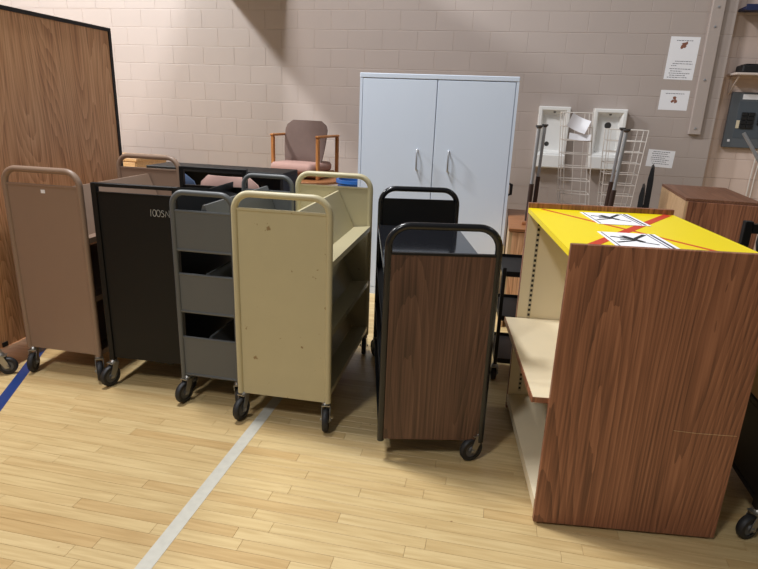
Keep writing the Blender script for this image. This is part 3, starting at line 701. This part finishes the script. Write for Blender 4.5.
MB().tube([(0.36, -0.02, 0.0), (0.35, -0.02, -0.3), (0.34, -0.02, -1.2)], 0.006, 6).build('conduit', M['wire'], c, True)
MB().tube([(0.41, -0.02, 0.0), (0.39, -0.02, -0.3), (0.38, -0.02, -1.2)], 0.006, 6).build('conduit', M['wire'], c, True)
c = thing('wall_shelf', 'dark blue shelf mounted high on the wall above the off-white shelf', 'shelf', (2.235, YR, 2.56), 0)
MB().box(0, 0.9, -0.2, -0.0005, 0, 0.03, 0.004).build('board', M['navy'], c); MB().box(0.0, 0.9, -0.212, -0.2005, -0.01, 0.045).build('edge_strip', M['navy'], c)

# wooden cabinet in front of it
c = thing('wooden_cabinet', 'brown wooden cabinet with a raw plywood side behind the yellow-topped unit', 'cabinet', (1.268, 4.185, 0), -4)
W, D, H = 0.46, 0.86, 1.0
MB().box(-0.001, 0.0205, 0, D, 0.0, H-0.02).build('side', M['rawwood'], c)
MB().box(0.021, W, 0.003, D, 0.0, H-0.02).build('body', M['walnut'], c)
MB().box(-0.002, W, -0.001, D, H-0.0195, H, 0.001).build('top', M['walnut_h'], c)
MB().box(0.015, W, -0.012, 0.0015, 0.08, H-0.021, 0.002).build('door', M['walnut'], c)

# black chairs whose backs poke up
def black_chair(label, loc, rz, h):
    t = thing('side_chair', label, 'chair', loc, rz)
    MB().cushion(-0.21, 0.21, -0.22, 0.2, h*0.5, h*0.5+0.035, 0.016, 2).build('seat', M['black_matte'], t, True)
    poly = [(0.215, h*0.55), (0.262, h*0.55), (0.262, h*0.86), (0.254, h*0.97), (0.24, h), (0.226, h*0.985), (0.215, h*0.9)]
    MB().prism_x(poly, -0.19, 0.19).build('backrest', M['black_matte'], t)
    for sx in (-1, 1):
        MB().tube([(sx*0.2, -0.2, 0.0), (sx*0.19, -0.17, h*0.5+0.01)], 0.011, 8).build('leg', M['black'], t, True)
        MB().tube([(sx*0.2, 0.26, 0.0), (sx*0.19, 0.17, h*0.5), (sx*0.17, 0.215, h*0.66)], 0.011, 8).build('leg', M['black'], t, True)
    return t
black_chair('taller black chair turned edge-on beside the raw plywood cabinet side', (1.12, 5.58, 0), -104, 1.11)
black_chair('shorter black chair turned edge-on, lower than the one by the cabinet', (1.21, 6.18, 0), -104, 0.87)

# black metal cart between the wood-grain cart and the shelving unit
c = thing('utility_cart', 'black metal utility cart wedged behind the shelving unit', 'utility cart', (0.085, 3.10, 0), 4)
W, D, H = 0.5, 0.42, 0.69
for xx in (0.0, W-0.02):
    for yy in (0.0, D-0.02): MB().box(xx, xx+0.02, yy, yy+0.02, 0.1, H, 0.002).build('post', M['black'], c)
for z in (0.12, 0.38, 0.64): MB().box(0.003, W-0.003, 0.021, D-0.021, z, z+0.015).box(0.021, W-0.021, 0.003, 0.007, z, z+0.03).box(0.021, W-0.021, D-0.007, D-0.003, z, z+0.03).box(0.003, 0.007, 0.021, D-0.021, z, z+0.03).box(W-0.007, W-0.003, 0.021, D-0.021, z, z+0.03).build('shelf', M['black'], c)
for k, (xx, yy) in enumerate(((0.01, 0.01), (W-0.01, 0.01), (0.01, D-0.01), (W-0.01, D-0.01))): caster(c, xx, yy, 0.08, 20*k, 0.12)

# black equipment cart at the right
c = thing('equipment_cart', 'black metal equipment cart with a coiled cable on top beside the walnut panel', 'equipment cart', (1.055, 2.03, 0), 0)
W, D, H = 0.55, 0.66, 1.10
for xx in (0.0, W-0.032):
    for yy in (0.0, D-0.032): MB().box(xx, xx+0.032, yy, yy+0.032, 0.13, H if yy > 0.1 else 0.78, 0.002).build('post', M['black'], c)
MB().box(0.0325, W-0.0325, D-0.034, D-0.006, H-0.05, H-0.01).build('back_rail', M['black'], c)
for z in (0.15, 0.46, 0.76): MB().box(0.004, W-0.004, 0.033, D-0.033, z, z+0.02).box(0.033, W-0.033, 0.004, 0.01, z-0.02, z+0.03).box(0.033, W-0.033, D-0.01, D-0.004, z-0.02, z+0.03).build('shelf', M['black'], c)
MB().box(0.006, 0.012, 0.034, D-0.034, 0.172, 0.455).build('side_panel', M['black'], c)
for k, (xx, yy) in enumerate(((0.02, 0.02), (W-0.02, 0.02), (0.02, D-0.02), (W-0.02, D-0.02))): caster(c, xx, yy, 0.1, (120, 180, 20, -30)[k], 0.16)
cb = MB()
for k in range(6):
    rr = 0.12-0.006*(k % 3); pts = [(rr*math.cos(2*math.pi*i/28), 0.012*math.sin(k*2+2*math.pi*i/14)+0.011*k-0.03, rr*math.sin(2*math.pi*i/28)) for i in range(28)]
    cb.tube(pts, 0.006, 6, True)
o = cb.build('coiled_cable', M['rubber'], None, True, (1.20, 2.56, 1.03), (R(-8), 0, 0)); tag(o, 'black coiled cable hung over the back rail of the equipment cart', 'cable')
c = thing('cardboard_box', 'tan cardboard box on the middle shelf of the equipment cart', 'box', (1.065, 2.03, 0.481), 0)
MB().box(0, 0.3, 0.04, 0.28, 0, 0.13, 0.004).build('body', M['tan'], c); MB().box(0.13, 0.17, 0.045, 0.275, 0.1302, 0.1312).build('tape', M['shelfwhite'], c)
c = thing('metal_pole', 'grey metal pole leaning by the wall in front of the breaker panel', 'pole', (3.35, 6.3, 0), 0)
MB().tube([(0, 0, 0), (-0.975, 0.2, 1.40)], 0.018, 12).build('shaft', M['steel'], c, True); MB().lathe([(0.0005, 0), (0.024, 0), (0.024, 0.03), (0.0005, 0.03)], (0, 0, 0), 'Z', 14).build('foot', M['rubber'], c, True)
